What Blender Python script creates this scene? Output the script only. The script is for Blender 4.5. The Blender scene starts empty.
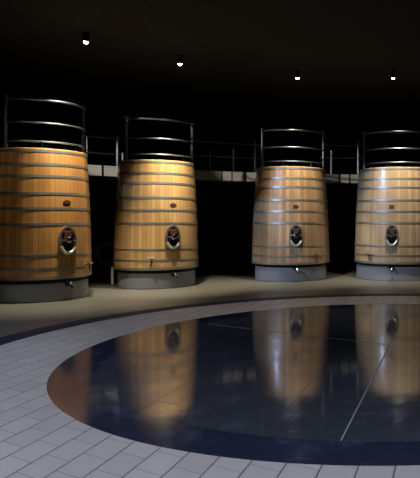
import bpy, bmesh, math, random
from mathutils import Vector, Matrix
random.seed(7)
C = bpy.context.scene.collection
PI = math.pi
F, PX, PY, EYE = 600.0, 403.0, 220.0, 1.5          # lens of the camera, in pixels of a 420x478 frame
CX, CY = -0.16, 7.2                                # centre of the round floor

# ------------------------------------------------------------------ materials
def new_mat(name):
    m = bpy.data.materials.new(name); m.use_nodes = True
    nt = m.node_tree; nt.nodes.clear()
    out = nt.nodes.new('ShaderNodeOutputMaterial'); b = nt.nodes.new('ShaderNodeBsdfPrincipled')
    nt.links.new(b.outputs[0], out.inputs[0])
    return m, nt, b
def N(nt, kind, **kw):
    n = nt.nodes.new(kind)
    for k, v in kw.items(): setattr(n, k, v)
    return n
def math_node(nt, op, a, b=None, clamp=False):
    n = nt.nodes.new('ShaderNodeMath'); n.operation = op; n.use_clamp = clamp
    for i, v in enumerate((a, b)):
        if v is None: continue
        if isinstance(v, (int, float)): n.inputs[i].default_value = v
        else: nt.links.new(v, n.inputs[i])
    return n.outputs[0]
def mix(nt, fac, a, b):
    n = nt.nodes.new('ShaderNodeMix'); n.data_type = 'RGBA'
    for i, v in ((0, fac), (6, a), (7, b)):
        if isinstance(v, (int, float)): n.inputs[i].default_value = v
        elif isinstance(v, tuple): n.inputs[i].default_value = (*v, 1)
        else: nt.links.new(v, n.inputs[i])
    return n.outputs[2]
def noise(nt, vec, scale, detail=3, rough=.5):
    n = nt.nodes.new('ShaderNodeTexNoise'); n.inputs['Scale'].default_value = scale
    n.inputs['Detail'].default_value = detail; n.inputs['Roughness'].default_value = rough
    nt.links.new(vec, n.inputs['Vector']); return n.outputs['Fac']
def mapping(nt, vec, scale=(1,1,1), rot=(0,0,0)):
    n = nt.nodes.new('ShaderNodeMapping'); n.inputs['Scale'].default_value = scale; n.inputs['Rotation'].default_value = rot
    nt.links.new(vec, n.inputs['Vector']); return n.outputs[0]
def bump(nt, h, bsdf, strength, dist=.01):
    n = nt.nodes.new('ShaderNodeBump'); n.inputs['Strength'].default_value = strength; n.inputs['Distance'].default_value = dist
    nt.links.new(h, n.inputs['Height']); nt.links.new(n.outputs[0], bsdf.inputs['Normal'])

def metal(name, col, rough, metallic=1.0, var=.15):
    m, nt, b = new_mat(name)
    tc = N(nt, 'ShaderNodeTexCoord')
    f = noise(nt, tc.outputs['Object'], 6, 4)
    nt.links.new(mix(nt, f, tuple(c*(1-var) for c in col), tuple(min(1, c*(1+var)) for c in col)), b.inputs['Base Color'])
    b.inputs['Metallic'].default_value = metallic; b.inputs['Roughness'].default_value = rough
    return m

def wood(name, light, dark, staves):
    m, nt, b = new_mat(name)
    tc = N(nt, 'ShaderNodeTexCoord'); sp = N(nt, 'ShaderNodeSeparateXYZ'); nt.links.new(tc.outputs['Object'], sp.inputs[0])
    ang = math_node(nt, 'ARCTAN2', sp.outputs[1], sp.outputs[0])
    u = math_node(nt, 'MULTIPLY', ang, staves/(2*PI))
    idx = math_node(nt, 'FLOOR', u); fr = math_node(nt, 'FRACT', u)
    wn = N(nt, 'ShaderNodeTexWhiteNoise'); wn.noise_dimensions = '1D'; nt.links.new(idx, wn.inputs['W'])
    cb = N(nt, 'ShaderNodeCombineXYZ')
    nt.links.new(math_node(nt, 'MULTIPLY', ang, 9), cb.inputs[0]); nt.links.new(idx, cb.inputs[1]); nt.links.new(math_node(nt, 'MULTIPLY', sp.outputs[2], .8), cb.inputs[2])
    grain = noise(nt, cb.outputs[0], 4, 5, .65)
    blot = noise(nt, tc.outputs['Object'], 2.2, 3)
    f = math_node(nt, 'ADD', math_node(nt, 'MULTIPLY', wn.outputs['Value'], .6), math_node(nt, 'MULTIPLY', grain, .4))
    col = mix(nt, f, dark, light)
    col = mix(nt, math_node(nt, 'MULTIPLY', math_node(nt, 'SUBTRACT', blot, .45, True), 1.2, True), col, tuple(c*.62 for c in dark))
    edge = math_node(nt, 'ABSOLUTE', math_node(nt, 'SUBTRACT', fr, .5))
    joint = math_node(nt, 'GREATER_THAN', edge, .455)
    col = mix(nt, math_node(nt, 'MULTIPLY', joint, .6), col, tuple(c*.25 for c in dark))
    nt.links.new(col, b.inputs['Base Color'])
    b.inputs['Roughness'].default_value = .42; b.inputs['Coat Weight'].default_value = .8; b.inputs['Coat Roughness'].default_value = .2
    h = math_node(nt, 'SUBTRACT', math_node(nt, 'MULTIPLY', grain, .3), joint)
    bump(nt, h, b, .25, .004)
    return m

def stone_tiles():
    m, nt, b = new_mat('pale_stone_tiles')
    tc = N(nt, 'ShaderNodeTexCoord'); sp = N(nt, 'ShaderNodeSeparateXYZ'); nt.links.new(tc.outputs['Object'], sp.inputs[0])
    # joints run along two directions, as the two inlay lines of the round floor do
    a, c = math.radians(4.5), math.radians(-28)
    # point = s*(sin a, cos a) + t*(cos c, sin c)
    det = math.sin(a)*math.sin(c) - math.cos(c)*math.cos(a)
    s = math_node(nt, 'ADD', math_node(nt, 'MULTIPLY', sp.outputs[0], math.sin(c)/det), math_node(nt, 'MULTIPLY', sp.outputs[1], -math.cos(c)/det))
    t = math_node(nt, 'ADD', math_node(nt, 'MULTIPLY', sp.outputs[0], -math.cos(a)/det), math_node(nt, 'MULTIPLY', sp.outputs[1], math.sin(a)/det))
    W, L = .245, .27
    tu = math_node(nt, 'MULTIPLY', math_node(nt, 'ADD', t, .062), 1/W); row = math_node(nt, 'FLOOR', tu)
    half = math_node(nt, 'MULTIPLY', math_node(nt, 'MODULO', math_node(nt, 'ABSOLUTE', row), 2), .5)
    su = math_node(nt, 'ADD', math_node(nt, 'MULTIPLY', s, 1/L), half)
    def joint(u, w):
        e = math_node(nt, 'ABSOLUTE', math_node(nt, 'SUBTRACT', math_node(nt, 'FRACT', u), .5))
        return math_node(nt, 'GREATER_THAN', e, .5-w)
    ja, jb = joint(tu, .024), joint(su, .016)
    j = math_node(nt, 'MAXIMUM', ja, math_node(nt, 'MULTIPLY', jb, .55))
    cb = N(nt, 'ShaderNodeCombineXYZ'); nt.links.new(row, cb.inputs[0]); nt.links.new(math_node(nt, 'FLOOR', su), cb.inputs[1])
    wn = N(nt, 'ShaderNodeTexWhiteNoise'); wn.noise_dimensions = '2D'; nt.links.new(cb.outputs[0], wn.inputs['Vector'])
    n1 = noise(nt, tc.outputs['Object'], 5, 5); n2 = noise(nt, tc.outputs['Object'], .9, 3)
    f = math_node(nt, 'ADD', math_node(nt, 'MULTIPLY', wn.outputs['Value'], .35), math_node(nt, 'ADD', math_node(nt, 'MULTIPLY', n1, .3), math_node(nt, 'MULTIPLY', n2, .35)))
    col = mix(nt, f, (.38, .36, .36), (.57, .54, .54))
    nt.links.new(mix(nt, math_node(nt, 'MULTIPLY', j, .85), col, (.07, .07, .075)), b.inputs['Base Color'])
    b.inputs['Roughness'].default_value = .5
    bump(nt, math_node(nt, 'SUBTRACT', math_node(nt, 'MULTIPLY', n1, .2), j), b, .3, .003)
    return m
def pale_floor():
    m, nt, b = new_mat('smooth_pale_stone')
    tc = N(nt, 'ShaderNodeTexCoord')
    n1 = noise(nt, tc.outputs['Object'], 3, 5); n2 = noise(nt, tc.outputs['Object'], .6, 3)
    f = math_node(nt, 'ADD', math_node(nt, 'MULTIPLY', n1, .5), math_node(nt, 'MULTIPLY', n2, .5))
    nt.links.new(mix(nt, f, (.085, .083, .070), (.15, .146, .127)), b.inputs['Base Color'])
    b.inputs['Roughness'].default_value = .4
    bump(nt, n1, b, .08, .004)
    return m
def polished(name, dark, vein, rough, seams=False):
    m, nt, b = new_mat(name)
    tc = N(nt, 'ShaderNodeTexCoord'); o = tc.outputs['Object']
    n1 = noise(nt, o, 2.6, 8, .7); n2 = noise(nt, mapping(nt, o, (1, 1.6, 1)), 11, 4)
    f = math_node(nt, 'MULTIPLY', math_node(nt, 'SUBTRACT', n1, .52, True), 4, True)
    col = mix(nt, f, dark, vein)
    ro = math_node(nt, 'ADD', math_node(nt, 'MULTIPLY', n2, .12), rough-.06)
    # slabs: courses parallel to the inlay lines, faint joints, each slab laid a hair out of level
    sp = N(nt, 'ShaderNodeSeparateXYZ'); nt.links.new(o, sp.inputs[0])
    if seams:
        a, c = math.radians(4.5), math.radians(-28)
        det = math.sin(a)*math.sin(c) - math.cos(c)*math.cos(a)
        s = math_node(nt, 'ADD', math_node(nt, 'MULTIPLY', sp.outputs[0], math.sin(c)/det), math_node(nt, 'MULTIPLY', sp.outputs[1], -math.cos(c)/det))
        t = math_node(nt, 'ADD', math_node(nt, 'MULTIPLY', sp.outputs[0], -math.cos(a)/det), math_node(nt, 'MULTIPLY', sp.outputs[1], math.sin(a)/det))
        def joint(u, w):
            e = math_node(nt, 'ABSOLUTE', math_node(nt, 'SUBTRACT', math_node(nt, 'FRACT', u), .5))
            return math_node(nt, 'GREATER_THAN', e, .5-w)
        su, tu = math_node(nt, 'MULTIPLY', s, 1/.62), math_node(nt, 'MULTIPLY', t, 1/.62)
        j = math_node(nt, 'MAXIMUM', joint(su, .008), joint(tu, .008))
        col = mix(nt, math_node(nt, 'MULTIPLY', j, .5), col, (.008, .008, .01)); ro = math_node(nt, 'ADD', ro, math_node(nt, 'MULTIPLY', j, .15))
    nt.links.new(col, b.inputs['Base Color']); nt.links.new(ro, b.inputs['Roughness'])
    b.inputs['Specular IOR Level'].default_value = .25
    n3 = noise(nt, o, 5, 2)
    bump(nt, n3, b, .07, .005)
    return m
def plain(name, col, rough, var=.2, scale=4):
    m, nt, b = new_mat(name)
    tc = N(nt, 'ShaderNodeTexCoord')
    f = noise(nt, tc.outputs['Object'], scale, 4)
    nt.links.new(mix(nt, f, tuple(c*(1-var) for c in col), tuple(min(1, c*(1+var)) for c in col)), b.inputs['Base Color'])
    b.inputs['Roughness'].default_value = rough
    b.inputs['Specular IOR Level'].default_value = .2 if rough > .8 else .5
    return m
def slatted_ceiling():
    m, nt, b = new_mat('dark_slatted_ceiling')
    tc = N(nt, 'ShaderNodeTexCoord'); sp = N(nt, 'ShaderNodeSeparateXYZ'); nt.links.new(tc.outputs['Object'], sp.inputs[0])
    u = math_node(nt, 'MULTIPLY', math_node(nt, 'ADD', math_node(nt, 'MULTIPLY', sp.outputs[0], .8), math_node(nt, 'MULTIPLY', sp.outputs[1], .6)), 5.5)
    g = math_node(nt, 'GREATER_THAN', math_node(nt, 'FRACT', u), .6)
    nt.links.new(mix(nt, g, (.0040, .0056, .0054), (.0012, .0015, .0015)), b.inputs['Base Color'])
    b.inputs['Roughness'].default_value = .8
    bump(nt, g, b, .4, .02)
    return m
def emitter(name, col, strength):
    m = bpy.data.materials.new(name); m.use_nodes = True; nt = m.node_tree; nt.nodes.clear()
    out = nt.nodes.new('ShaderNodeOutputMaterial'); e = nt.nodes.new('ShaderNodeEmission')
    e.inputs[0].default_value = (*col, 1); e.inputs[1].default_value = strength
    nt.links.new(e.outputs[0], out.inputs[0]); return m

M = dict(
    tiles=stone_tiles(), floor=pale_floor(),
    disc=polished('black_polished_stone', (.046, .052, .070), (.088, .098, .13), .07, True),
    border=polished('dark_blue_polished_stone', (.020, .027, .052), (.07, .084, .135), .11),
    ring=polished('dark_inlay_stone', (.010, .016, .038), (.022, .034, .075), .6),
    seam=metal('steel_inlay', (.40, .41, .43), .5, .2),
    wall=plain('black_wall_plaster', (.0018, .0018, .0024), .9), ceiling=slatted_ceiling(),
    hoop=metal('galvanised_hoop', (.36, .37, .34), .42, .8), plinth=metal('brushed_steel_plinth', (.27, .285, .31), .5, .3, .15),
    rail=metal('satin_steel_rail', (.22, .26, .31), .4), chrome=metal('polished_steel', (.8, .8, .8), .14, 1, .05),
    black=plain('black_rubber', (.012, .011, .011), .45), door=metal('dark_steel_door', (.06, .055, .05), .25, .85),
    gap=plain('joint_shade', (.01, .009, .008), .7), brass=metal('worn_brass', (.42, .25, .12), .35),
    copper=metal('red_brown_gasket', (.11, .035, .028), .5, .3), plaque=plain('dark_red_badge', (.10, .03, .02), .5),
    frame_steel=metal('dull_steel_frame', (.34, .32, .29), .35, .8),
    cream=metal('bright_steel_lip', (.85, .80, .68), .35, .6, .05), litdeck=metal('lit_deck_plate', (.85, .82, .76), .5, .1, .15),  # deck plate colour raised to stand for spotlight on the fascia
    dimdeck=metal('dim_lit_deck_plate', (.35, .32, .28), .6, .1, .2),  # same plate, colour lowered where the fascia is dimly lit
    darkmetal=metal('dark_painted_steel', (.05, .05, .05), .55, .6), hose=plain('dull_grey_hose', (.05, .05, .05), .6),
    lamp=emitter('lamp_glow', (1, .97, .85), 30),
    pale=plain('pale_plastic', (.5, .5, .47), .5),
)

# ------------------------------------------------------------------ mesh helpers
def obj(name, bm, mat, parent=None, smooth=True, bevel=0):
    me = bpy.data.meshes.new(name); bmesh.ops.recalc_face_normals(bm, faces=bm.faces); bm.to_mesh(me); bm.free()
    o = bpy.data.objects.new(name, me); C.objects.link(o); me.materials.append(mat)
    if smooth:
        me.polygons.foreach_set('use_smooth', [True]*len(me.polygons))
        try: me.set_sharp_from_angle(angle=math.radians(35))
        except Exception: pass
    if parent: o.parent = parent
    if bevel:
        b = o.modifiers.new('bevel', 'BEVEL'); b.width = bevel; b.segments = 2; b.limit_method = 'ANGLE'
    return o
def revolve(bm, prof, seg=96, close=False, mat=None):
    """prof: list of (radius, z); close joins the last ring to the first"""
    rings = []
    for r, z in prof:
        if r < 1e-6: rings.append([bm.verts.new((0, 0, z))])
        else: rings.append([bm.verts.new((r*math.cos(2*PI*i/seg), r*math.sin(2*PI*i/seg), z)) for i in range(seg)])
    n = len(rings)
    for k in range(n if close else n-1):
        A, B = rings[k], rings[(k+1) % n]
        for i in range(seg):
            j = (i+1) % seg
            if len(A) == 1 and len(B) == 1: continue
            if len(A) == 1: bm.faces.new((A[0], B[i], B[j]))
            elif len(B) == 1: bm.faces.new((A[i], A[j], B[0]))
            else: bm.faces.new((A[i], A[j], B[j], B[i]))
    if mat is not None: bmesh.ops.transform(bm, matrix=mat, verts=[v for r in rings for v in r])
def tube(bm, pts, r, seg=10):
    pts = [Vector(p) for p in pts]; rings = []
    up = Vector((0, 0, 1)); n0 = None
    for i, p in enumerate(pts):
        d = (pts[min(i+1, len(pts)-1)] - pts[max(i-1, 0)]).normalized()
        if n0 is None:
            n0 = up.cross(d)
            if n0.length < .05: n0 = Vector((1, 0, 0)).cross(d)
        n0 = (n0 - d*n0.dot(d)).normalized(); b0 = d.cross(n0)
        rings.append([bm.verts.new(p + (n0*math.cos(2*PI*k/seg) + b0*math.sin(2*PI*k/seg))*r) for k in range(seg)])
    for A, B in zip(rings, rings[1:]):
        for i in range(seg):
            j = (i+1) % seg; bm.faces.new((A[i], A[j], B[j], B[i]))
    bm.faces.new(rings[0][::-1]); bm.faces.new(rings[-1])
def box(bm, c, s, rot=None):
    mat = Matrix.Translation(c) @ (rot.to_4x4() if rot else Matrix()) @ Matrix.Diagonal((*s, 1))
    bmesh.ops.create_cube(bm, size=1, matrix=mat)
def ngon_annulus(bm, r0, r1, z=0, seg=160):
    A = [bm.verts.new((r1*math.cos(2*PI*i/seg), r1*math.sin(2*PI*i/seg), z)) for i in range(seg)]
    if r0 <= 0: bm.faces.new(A); return
    B = [bm.verts.new((r0*math.cos(2*PI*i/seg), r0*math.sin(2*PI*i/seg), z)) for i in range(seg)]
    for i in range(seg):
        j = (i+1) % seg; bm.faces.new((A[i], A[j], B[j], B[i]))
def thing(name, label, cat, loc, group=None, rotz=0):
    o = bpy.data.objects.new(name, None); C.objects.link(o); o.location = loc; o.rotation_euler = (0, 0, rotz)
    o.empty_display_size = .2
    o['label'] = label; o['category'] = cat
    if group: o['group'] = group
    return o
def struct(o): o['kind'] = 'structure'; return o

# ------------------------------------------------------------------ the setting
R_IN, R_DISC, R_RING0, R_RING1, R_WALL, CEIL = 3.14, 3.54, 4.65, 5.02, 12.5, 4.92
def ring(name, r0, r1, m):
    bm = bmesh.new(); ngon_annulus(bm, r0, r1); o = obj(name, bm, m, smooth=False); o.location = (CX, CY, 0); return struct(o)
ring('floor', R_RING1, R_WALL, M['floor'])
ring('trim_1', R_RING0, R_RING1, M['ring'])
ring('floor_inner', R_DISC, R_RING0, M['tiles'])
ring('trim_2', R_IN, R_DISC, M['border'])
disc = ring('trim_3', 0, R_IN, M['disc'])
for k, ang in ((4, math.radians(180+85.2)), (5, math.radians(151.2))):
    bm = bmesh.new(); u = Vector((math.cos(ang), math.sin(ang), 0))
    L = R_IN-(.02 if k == 4 else .12)
    box(bm, u*(L/2+.01), (L, .011, .003), Matrix.Rotation(ang, 3, 'Z'))
    o = obj('trim_%d' % k, bm, M['seam'], smooth=False); o.location = (CX, CY, .0005); struct(o)
bm = bmesh.new(); ngon_annulus(bm, 0, R_WALL); o = obj('ceiling', bm, M['ceiling'], smooth=False); o.location = (CX, CY, CEIL); struct(o)
# round wall
bm = bmesh.new(); seg = 180
lo_, hi_ = [], []
for i in range(seg):
    a = 2*PI*i/seg; x, y = R_WALL*math.cos(a), R_WALL*math.sin(a)
    lo_.append(bm.verts.new((x, y, 0))); hi_.append(bm.verts.new((x, y, CEIL)))
for i in range(seg):
    k = (i+1) % seg; bm.faces.new((lo_[i], lo_[k], hi_[k], hi_[i]))
o = obj('wall_back', bm, M['wall']); o.location = (CX, CY, 0); struct(o)

# ------------------------------------------------------------------ vats
H, HB = 2.80, .41
def barrel_r(z, rb, rt):
    u = (z-HB)/(H-HB); return rb+(rt-rb)*u+.022*4*u*(1-u)
def solve_phi(X, Y, r, px):
    bear = math.atan2(-X, Y)      # turn of the side that faces the camera (0 faces -Y, + faces right)
    best = None
    for i in range(-85, 86):
        ph = bear+math.radians(i)
        x, y = X+r*math.sin(ph), Y-r*math.cos(ph)
        e = abs(PX+F*x/y-px)
        if best is None or e < best[0]: best = (e, ph)
    return best[1]
def on(ph, r, z): return Vector((r*math.sin(ph), -r*math.cos(ph), z))
def face_mat(ph, r, z):
    """local frame: x along the wall to the right, y up, z outward"""
    n = Vector((math.sin(ph), -math.cos(ph), 0)); t = Vector((math.cos(ph), math.sin(ph), 0)); up = Vector((0, 0, 1))
    m = Matrix((t, up, n)).transposed().to_4x4(); m.translation = n*r+up*z
    return m

def oval_plate(bm, mat, a, b, z0, z1, inner=None, seg=40):
    def rg(a_, b_, z): return [bm.verts.new(mat @ Vector((a_*math.cos(2*PI*i/seg), b_*math.sin(2*PI*i/seg), z))) for i in range(seg)]
    def br(A, B):
        for i in range(seg):
            j = (i+1) % seg; bm.faces.new((A[i], A[j], B[j], B[i]))
    o0, o1 = rg(a, b, z0), rg(a, b, z1); br(o0, o1)
    if inner:
        i0, i1 = rg(inner[0], inner[1], z0), rg(inner[0], inner[1], z1); br(o1, i1); br(i1, i0); br(i0, o0)
    else:
        bm.faces.new(o1); bm.faces.new(o0[::-1])

def make_vat(label, X, Y, rb, rt, rs, woodmat, man_px, tap_px, tap_kind, rail_mid, rail_half, rail_k):
    t = thing('wine_vat', label, 'vat', (X, Y, 0), 'wooden wine vats in the ring around the round floor')
    # barrel of staves, open rim on top
    bm = bmesh.new()
    prof = [(rs-.02, HB), (rb-.012, HB)] + [(barrel_r(HB+(H-HB)*k/24, rb, rt) , HB+(H-HB)*k/24 + (.012 if k == 0 else 0)) for k in range(25)]
    prof += [(rt-.015, H+.012), (rt-.055, H+.012), (rt-.06, H-.06)]
    revolve(bm, prof); obj('barrel', bm, woodmat, t)
    bm = bmesh.new(); revolve(bm, [(0, H-.05), (rt-.058, H-.05), (rt-.058, H-.10), (0, H-.10)], 64); obj('lid', bm, woodmat, t)
    # hatch on the lid
    bm = bmesh.new(); revolve(bm, [(0, H+.10), (.17, H+.10), (.20, H+.08), (.20, H-.05), (0, H-.05)], 40); hat = obj('hatch', bm, M['chrome'], t)
    # hoops
    for z, w in ((2.76, .045), (2.52, .05), (2.30, .05), (1.985, .05), (1.71, .05), (1.425, .05), (.86, .04), (.625, .04), (.445, .05)):
        ra, rc = barrel_r(z+w/2, rb, rt), barrel_r(z-w/2, rb, rt)
        bm = bmesh.new(); revolve(bm, [(rc-.004, z-w/2), (rc+.005, z-w/2), (ra+.005, z+w/2), (ra-.004, z+w/2)], 96, True)
        obj('hoop', bm, M['hoop'], t)
    # steel plinth; a near-black ring paints the shade in its recessed joint
    bm = bmesh.new(); revolve(bm, [(0, 0), (rs-.012, 0), (rs, .012), (rs, .333), (rs-.012, .345), (0, .345)], 96); pl = obj('plinth', bm, M['plinth'], t)
    bm = bmesh.new(); revolve(bm, [(rs-.09, .343), (rs-.04, .343), (rs-.04, HB+.002), (rs-.09, HB+.002)], 72, True); obj('shade_ring', bm, M['gap'], t)
    # oval manhole door
    zc = 1.13; r = barrel_r(zc, rb, rt); ph = solve_phi(X, Y, r, man_px); fm = face_mat(ph, r, zc)
    bm = bmesh.new(); oval_plate(bm, fm, .165, .255, -.06, .030, (.128, .215)); fr = obj('manhole_frame', bm, M['frame_steel'], t)
    bm = bmesh.new(); oval_plate(bm, fm, .126, .213, -.06, .018); dr = obj('manhole_door', bm, M['door'], t)
    bm = bmesh.new()          # upper clamp plate, red brown
    box(bm, fm @ Vector((0, .115, .028)), (.15, .02, .11), (fm.to_3x3())@Matrix.Rotation(PI/2, 3, 'X')); obj('clamp_plate', bm, M['copper'], dr, bevel=.008)
    bm = bmesh.new()          # cross bar and central wheel
    tube(bm, [fm @ Vector((-.13, 0, .05)), fm @ Vector((.13, 0, .05))], .016); tube(bm, [fm @ Vector((0, 0, .01)), fm @ Vector((0, 0, .09))], .02)
    obj('clamp_bar', bm, M['chrome'], dr)
    bm = bmesh.new(); revolve(bm, [(0, -.02), (.05, -.02), (.06, -.008), (.05, .014), (0, .022)], 24, False, fm @ Matrix.Translation((0, 0, .10))); obj('hand_knob', bm, M['chrome'], dr)
    bm = bmesh.new()          # drip lip under the door
    pts = [fm @ Vector((.15*math.sin(a), -.245*math.cos(a), .035)) for a in [math.radians(d) for d in range(-62, 63, 6)]]
    tube(bm, pts, .026); obj('drip_lip', bm, M['cream'], fr)
    # small badge above the manhole
    zc = 1.83; r = barrel_r(zc, rb, rt); ph2 = solve_phi(X, Y, r, man_px); fm2 = face_mat(ph2, r, zc)
    bm = bmesh.new(); oval_plate(bm, fm2, .062, .034, -.03, .012, None, 28); bd = obj('badge', bm, M['plaque'], t)
    bm = bmesh.new(); oval_plate(bm, fm2, .070, .042, -.03, .008, (.062, .034), 28); obj('badge_rim', bm, M['brass'], bd)
    # drain valve at the head of the plinth
    phv = solve_phi(X, Y, rs, man_px+.6); fv = face_mat(phv, rs, .30)
    bm = bmesh.new(); tube(bm, [fv @ Vector((0, .01, -.03)), fv @ Vector((0, .01, .10)), fv @ Vector((0, -.03, .13)), fv @ Vector((0, -.07, .13))], .028, 14)
    dv = obj('drain_valve', bm, M['chrome'], t)
    bm = bmesh.new(); revolve(bm, [(0, -.01), (.06, -.01), (.06, .008), (0, .008)], 24, False, fv @ Matrix.Translation((0, .01, .0)) ); obj('flange', bm, M['black'], dv)
    bm = bmesh.new(); box(bm, fv @ Vector((-.055, .035, .085)), (.12, .03, .025), fv.to_3x3()); obj('valve_lever', bm, M['black'], dv)
    # tasting tap
    zt = .64; r = barrel_r(zt, rb, rt); pt = solve_phi(X, Y, r, tap_px); ft = face_mat(pt, r, zt)
    bm = bmesh.new()
    tube(bm, [ft @ Vector((0, 0, -.03)), ft @ Vector((0, 0, .07))], .022); 
    if tap_kind == 'tall': tube(bm, [ft @ Vector((0, .05, .07)), ft @ Vector((0, -.20, .07))], .020)
    else: tube(bm, [ft @ Vector((0, .03, .07)), ft @ Vector((0, -.11, .07))], .020)
    tp = obj('tasting_tap', bm, M['brass'], t)
    bm = bmesh.new()
    if tap_kind == 'tall': tube(bm, [ft @ Vector((-.07, .06, .07)), ft @ Vector((.05, .06, .07))], .022)
    else: tube(bm, [ft @ Vector((-.08, .03, .07)), ft @ Vector((.08, .03, .07))], .022)
    obj('tap_handle', bm, M['chrome'], tp)
    if tap_kind == 'tall':
        bm = bmesh.new(); tube(bm, [ft @ Vector((0, -.10, .07)), ft @ Vector((.11, -.10, .07)), ft @ Vector((.11, -.03, .07))], .014); obj('side_outlet', bm, M['brass'], tp)
    # guard rail over the front of the lid
    rho = rail_k; a0, a1 = rail_mid-rail_half, rail_mid+rail_half
    def arc(z, n=40): return [on(a0+(a1-a0)*k/n, rho, z) for k in range(n+1)]
    bm = bmesh.new(); tube(bm, arc(3.70), .022); gr = obj('guard_rail', bm, M['rail'], t)
    for z in (3.28, 2.935): bm = bmesh.new(); tube(bm, arc(z), .017); obj('rail', bm, M['rail'], gr)
    for a in (a0, a1):
        bm = bmesh.new(); tube(bm, [on(a, rho, H-.055), on(a, rho, 3.76)], .032); tube(bm, [on(a, rho, 3.74), on(a, rho, 3.775)], .045); obj('post', bm, M['rail'], gr)
    # brackets that clip the low rail to the rim
    for a in (a0+(a1-a0)*.33, a0+(a1-a0)*.67):
        bm = bmesh.new(); tube(bm, [on(a, rho, H-.055), on(a, rho, 2.935)], .018); obj('bracket', bm, M['chrome'], gr)
    return t

W1 = wood('honey_oak_staves', (.64, .335, .10), (.36, .16, .045), 58)  # wood tint per vat also carries its light, warm left to bluish right
W2 = wood('golden_oak_staves', (.64, .41, .17), (.38, .21, .075), 62)
W3 = wood('weathered_oak_staves', (.58, .38, .20), (.25, .145, .07), 66)
W4 = wood('greyed_oak_staves', (.56, .43, .27), (.31, .215, .125), 80)
D = math.radians
make_vat('orange brown oak vat cut off by the left edge, nearest of the four vats', -6.99, 11.6, .86, .775, .80, W1, 67, 86.5, 'short', D(57), D(75), .735)
make_vat('golden oak vat second from the left, with a pale upright pipe at its left foot', -5.65, 13.79, .90, .80, .825, W2, 173, 152, 'short', D(43), D(75), .765)
make_vat('oak vat with a tall tap pipe right of its oval manhole', -2.88, 15.44, .98, .865, .90, W3, 296, 315.5, 'tall', D(23), D(71), .825)
make_vat('wide greyish oak vat cut off by the right edge', -.06, 15.88, 1.215, 1.10, 1.165, W4, 392, 370.5, 'short', D(6), D(73), 1.02)

# ------------------------------------------------------------------ catwalk behind the vats
RC, DZ = 9.85, 2.77
def arc_angle(px, r=RC):
    k = (px-PX)/F; best = None
    for i in range(0, 9001):
        a = D(90+i*.01)-D(5)
        x, y = CX+r*math.cos(a), CY+r*math.sin(a)
        e = abs(x/y-k)
        if best is None or e < best[0]: best = (e, a)
    return best[1]
cat = thing('catwalk', 'curved walkway at lid height running behind the vats along the wall', 'walkway', (CX, CY, 0))
def arc_slab(bm, a0, a1, r0, r1, z0, z1, n):
    rows = []
    for i in range(n+1):
        a = a0+(a1-a0)*i/n; c, s = math.cos(a), math.sin(a)
        rows.append([bm.verts.new(v) for v in ((r0*c, r0*s, z0), (r1*c, r1*s, z0), (r1*c, r1*s, z1), (r0*c, r0*s, z1))])
    for A, B in zip(rows, rows[1:]):
        for k in range(4): bm.faces.new((A[k], A[(k+1) % 4], B[(k+1) % 4], B[k]))
    bm.faces.new(rows[0]); bm.faces.new(rows[-1][::-1])
bm = bmesh.new(); arc_slab(bm, D(86), D(172), RC-.02, 11.2, DZ-.05, DZ, 120); obj('deck', bm, M['darkmetal'], cat)
bm = bmesh.new(); arc_slab(bm, D(86), D(172), RC+.10, RC+.22, DZ-.26, DZ-.05, 120); obj('beam', bm, M['darkmetal'], cat)
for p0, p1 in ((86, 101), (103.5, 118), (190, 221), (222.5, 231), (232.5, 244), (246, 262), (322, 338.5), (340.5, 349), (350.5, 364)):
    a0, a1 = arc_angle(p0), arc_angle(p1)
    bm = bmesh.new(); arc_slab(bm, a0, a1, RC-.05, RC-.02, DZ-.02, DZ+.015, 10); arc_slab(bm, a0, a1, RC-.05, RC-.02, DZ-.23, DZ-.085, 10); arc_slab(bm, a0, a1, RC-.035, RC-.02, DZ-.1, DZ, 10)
    obj('fascia_panel', bm, M['dimdeck' if p0 in (190, 322) else 'litdeck'], cat)
def catwalk_rail(label, pa, pb, posts, rails):
    a0, a1 = arc_angle(pa), arc_angle(pb); am = (a0+a1)/2
    t = thing('catwalk_railing', label, 'railing', (CX+RC*math.cos(am), CY+RC*math.sin(am), DZ), 'steel railings along the walkway')
    def P(a, z): return Vector((RC*math.cos(a)-RC*math.cos(am), RC*math.sin(a)-RC*math.sin(am), z-DZ))
    for z, r in rails:
        bm = bmesh.new(); tube(bm, [P(a0+(a1-a0)*k/24, z) for k in range(25)], r); obj('rail', bm, M['rail'], t)
    for px, z, r in posts:
        a = arc_angle(px); bm = bmesh.new(); tube(bm, [P(a, DZ+.017), P(a, z)], r); obj('post', bm, M['rail'], t)
catwalk_rail('steel walkway railing in the gap between the two leftmost vats', 84, 124, ((87, 3.45, .014), (117.3, 3.52, .04), (122.5, 3.12, .03)), ((3.45, .016), (3.07, .022)))
catwalk_rail('steel walkway railing above the wide gap with the longest walkway stretch', 186, 262, ((210, 3.35, .016), (233.5, 3.42, .018), (255.2, 3.62, .03)), ((3.54, .012), (3.17, .012)))
catwalk_rail('steel walkway railing beside the widest vat, in the narrow gap left of it', 320, 366, ((331.5, 3.45, .036), (358.3, 3.72, .042)), ((3.60, .014), (3.25, .018)))

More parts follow.
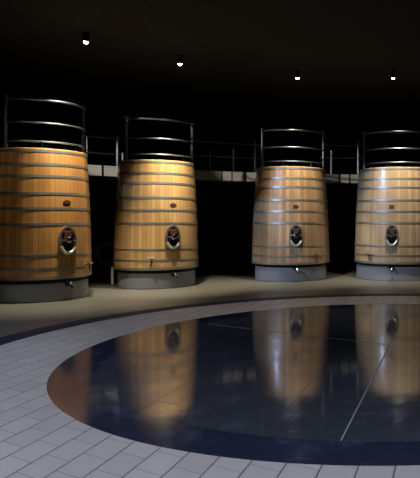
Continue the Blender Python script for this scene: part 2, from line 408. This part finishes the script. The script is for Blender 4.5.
# ------------------------------------------------------------------ dim fittings in the first gap
t = thing('hose_coil', 'dim grey coiled hose on the floor in the dark gap between the two leftmost vats', 'hose', (-6.95, 14.1, 0))
bm = bmesh.new()
pts = []
for i in range(0, 60*5):
    a = i*2*PI/60; r = .24-.02*math.sin(i*.05)
    pts.append(Vector((r*math.cos(a)*.95, -.09+.035*(i/60), .72+r*math.sin(a)*1.0)))
tube(bm, pts, .017, 8); obj('coil', bm, M['hose'], t)
bm = bmesh.new(); tube(bm, [(0, .1, 0), (0, .1, .95), (0, -.16, .95)], .022, 8); box(bm, Vector((0, .1, .012)), (.34, .3, .024)); obj('stand', bm, M['darkmetal'], t)
t = thing('transfer_pipe', 'short pale upright pipe by the left foot of the golden oak vat', 'pipe', (-6.66, 13.75, 0))
bm = bmesh.new(); tube(bm, [(0, 0, .02), (0, 0, .42)], .028, 12); obj('tube', bm, M['pale'], t)
bm = bmesh.new(); revolve(bm, [(0, 0), (.07, 0), (.07, .02), (.03, .03), (0, .03)], 24); obj('foot', bm, M['darkmetal'], t)

# ------------------------------------------------------------------ ceiling lamps
LAMPZ = CEIL
def lamp_fixture(label, X, Y, target, watts, size, col=(1, .80, .52), blend=1.0):
    t = thing('ceiling_light', label, 'lamp', (X, Y, LAMPZ), 'ceiling spotlights in the ring above the vats')
    d = (Vector(target)-Vector((X, Y, LAMPZ-.12))).normalized()
    rot = d.to_track_quat('Z', 'Y').to_matrix().to_4x4(); base = Matrix.Translation((0, 0, -.12))
    bm = bmesh.new(); revolve(bm, [(0, 0), (.06, 0), (.06, -.012), (.012, -.018), (.012, -.10), (0, -.10)], 24); obj('mount', bm, M['black'], t)
    bm = bmesh.new(); revolve(bm, [(0, -.10), (.05, -.10), (.065, -.06), (.065, .045), (.058, .045), (.050, -.02), (0, -.02)], 28, False, base @ rot); obj('housing', bm, M['black'], t)
    bm = bmesh.new(); revolve(bm, [(0, .036), (.024, .030), (.038, .010), (.040, 0), (.040, -.01), (0, -.01)], 24, False, base @ rot @ Matrix.Translation((0, 0, .045))); obj('bulb', bm, M['lamp'], t)
    ld = bpy.data.lights.new('spot', 'SPOT'); ld.energy = watts; ld.spot_size = D(size); ld.spot_blend = blend; ld.color = col; ld.shadow_soft_size = .09
    lo = bpy.data.objects.new('spot', ld); C.objects.link(lo)
    lo.location = Vector((X, Y, LAMPZ-.12))+d*.2; lo.rotation_euler = d.to_track_quat('-Z', 'Y').to_euler()
WARM = (1, .86, .62)
def at(px, py, z=LAMPZ-.15):
    Y = F*(z-EYE)/(PY-py); return (px-PX)/F*Y, Y
for label, px, py, tgt, w, s in (
    ('glowing ceiling spotlight above the vat at the left edge', 86, 41, (-6.2, 11.3, 1.0), 1300, 66),
    ('glowing ceiling spotlight above the golden oak vat with the hose gap at its left', 180, 63, (-4.95, 13.25, 1.0), 1550, 60),
    ('glowing ceiling spotlight above the vat with the tall tap pipe', 297.5, 77, (-2.45, 14.75, 1.0), 860, 66),
    ('glowing ceiling spotlight above the widest vat at the right edge', 393, 77, (.1, 15.0, 1.0), 900, 68)):
    X, Y = at(px, py); lamp_fixture(label, X, Y, tgt, w, s, WARM)

# unseen lights: the ring of lamps carried on behind the camera, plus added fills
def spot(X, Y, tgt, w, size, col, blend=.8):
    ld = bpy.data.lights.new('unseen_spot', 'SPOT'); ld.energy = w; ld.spot_size = D(size); ld.spot_blend = blend; ld.color = col; ld.shadow_soft_size = .06
    lo = bpy.data.objects.new('unseen_spot', ld); C.objects.link(lo); lo.location = (X, Y, LAMPZ-.1)
    lo.rotation_euler = (Vector(tgt)-lo.location).to_track_quat('-Z', 'Y').to_euler()
for ang in (205, 232, 258, 284, 310):
    X, Y = CX+6.9*math.cos(D(ang)), CY+6.9*math.sin(D(ang))
    spot(X, Y, (CX+6.2*math.cos(D(ang)), CY+6.2*math.sin(D(ang)), 0), 350, 104, (.76, .83, 1.0), .7)
spot(-7.06, 7.3, (-5.4, 8.0, 0), 230, 80, (.62, .76, 1.0), .8)  # added fill, cool light for the outer floor at left
spot(-7.1, 8.7, (-7.45, 11.0, .9), 60, 62, WARM, 1.0)  # added fill for the dim left side of the first vat
spot(-.9, 8.85, (-1.1, 11.0, 0), 190, 84, (1, .90, .80), 1.0)  # added fill above the disc, brightens the far tile ring
# added unseen spots that brighten the walkway edge and railings
for px_, w_, sz in ((105, 560, 12), (240, 650, 9), (345, 750, 9)):
    a_ = arc_angle(px_)
    spot(-6.8, 9.1, (CX+RC*math.cos(a_), CY+RC*math.sin(a_), 2.9), w_, sz, (1, .93, .82), .6)
# cool accent spots of the ring, beyond the left edge
COOL = (.45, .62, 1.0)
spot(-6.5, 8.9, (-5.65, 13.79, .55), 200, 24, COOL, .4)
spot(-7.0, 9.3, (-2.91, 15.44, .25), 1250, 19, COOL, .5)
spot(-7.2, 8.9, (-.07, 15.92, .6), 1500, 24, COOL, .6)

w = bpy.data.worlds.new('world'); bpy.context.scene.world = w; w.use_nodes = True
w.node_tree.nodes['Background'].inputs[0].default_value = (.5, .65, 1, 1); w.node_tree.nodes['Background'].inputs[1].default_value = .0

# ------------------------------------------------------------------ camera
cd = bpy.data.cameras.new('camera'); co = bpy.data.objects.new('camera', cd); C.objects.link(co)
co.location = (0, 0, EYE); co.rotation_euler = (PI/2, 0, 0)
cd.sensor_fit = 'HORIZONTAL'; cd.sensor_width = 36; cd.lens = F/420*36
cd.shift_x = -(PX-210)/420; cd.shift_y = -(239-PY)/420
cd.clip_end = 100
sc = bpy.context.scene; sc.camera = co
sc.view_settings.view_transform = 'Standard'; sc.view_settings.look = 'None'; sc.view_settings.gamma = 1
sc.view_settings.use_curve_mapping = False; sc.view_settings.exposure = 0
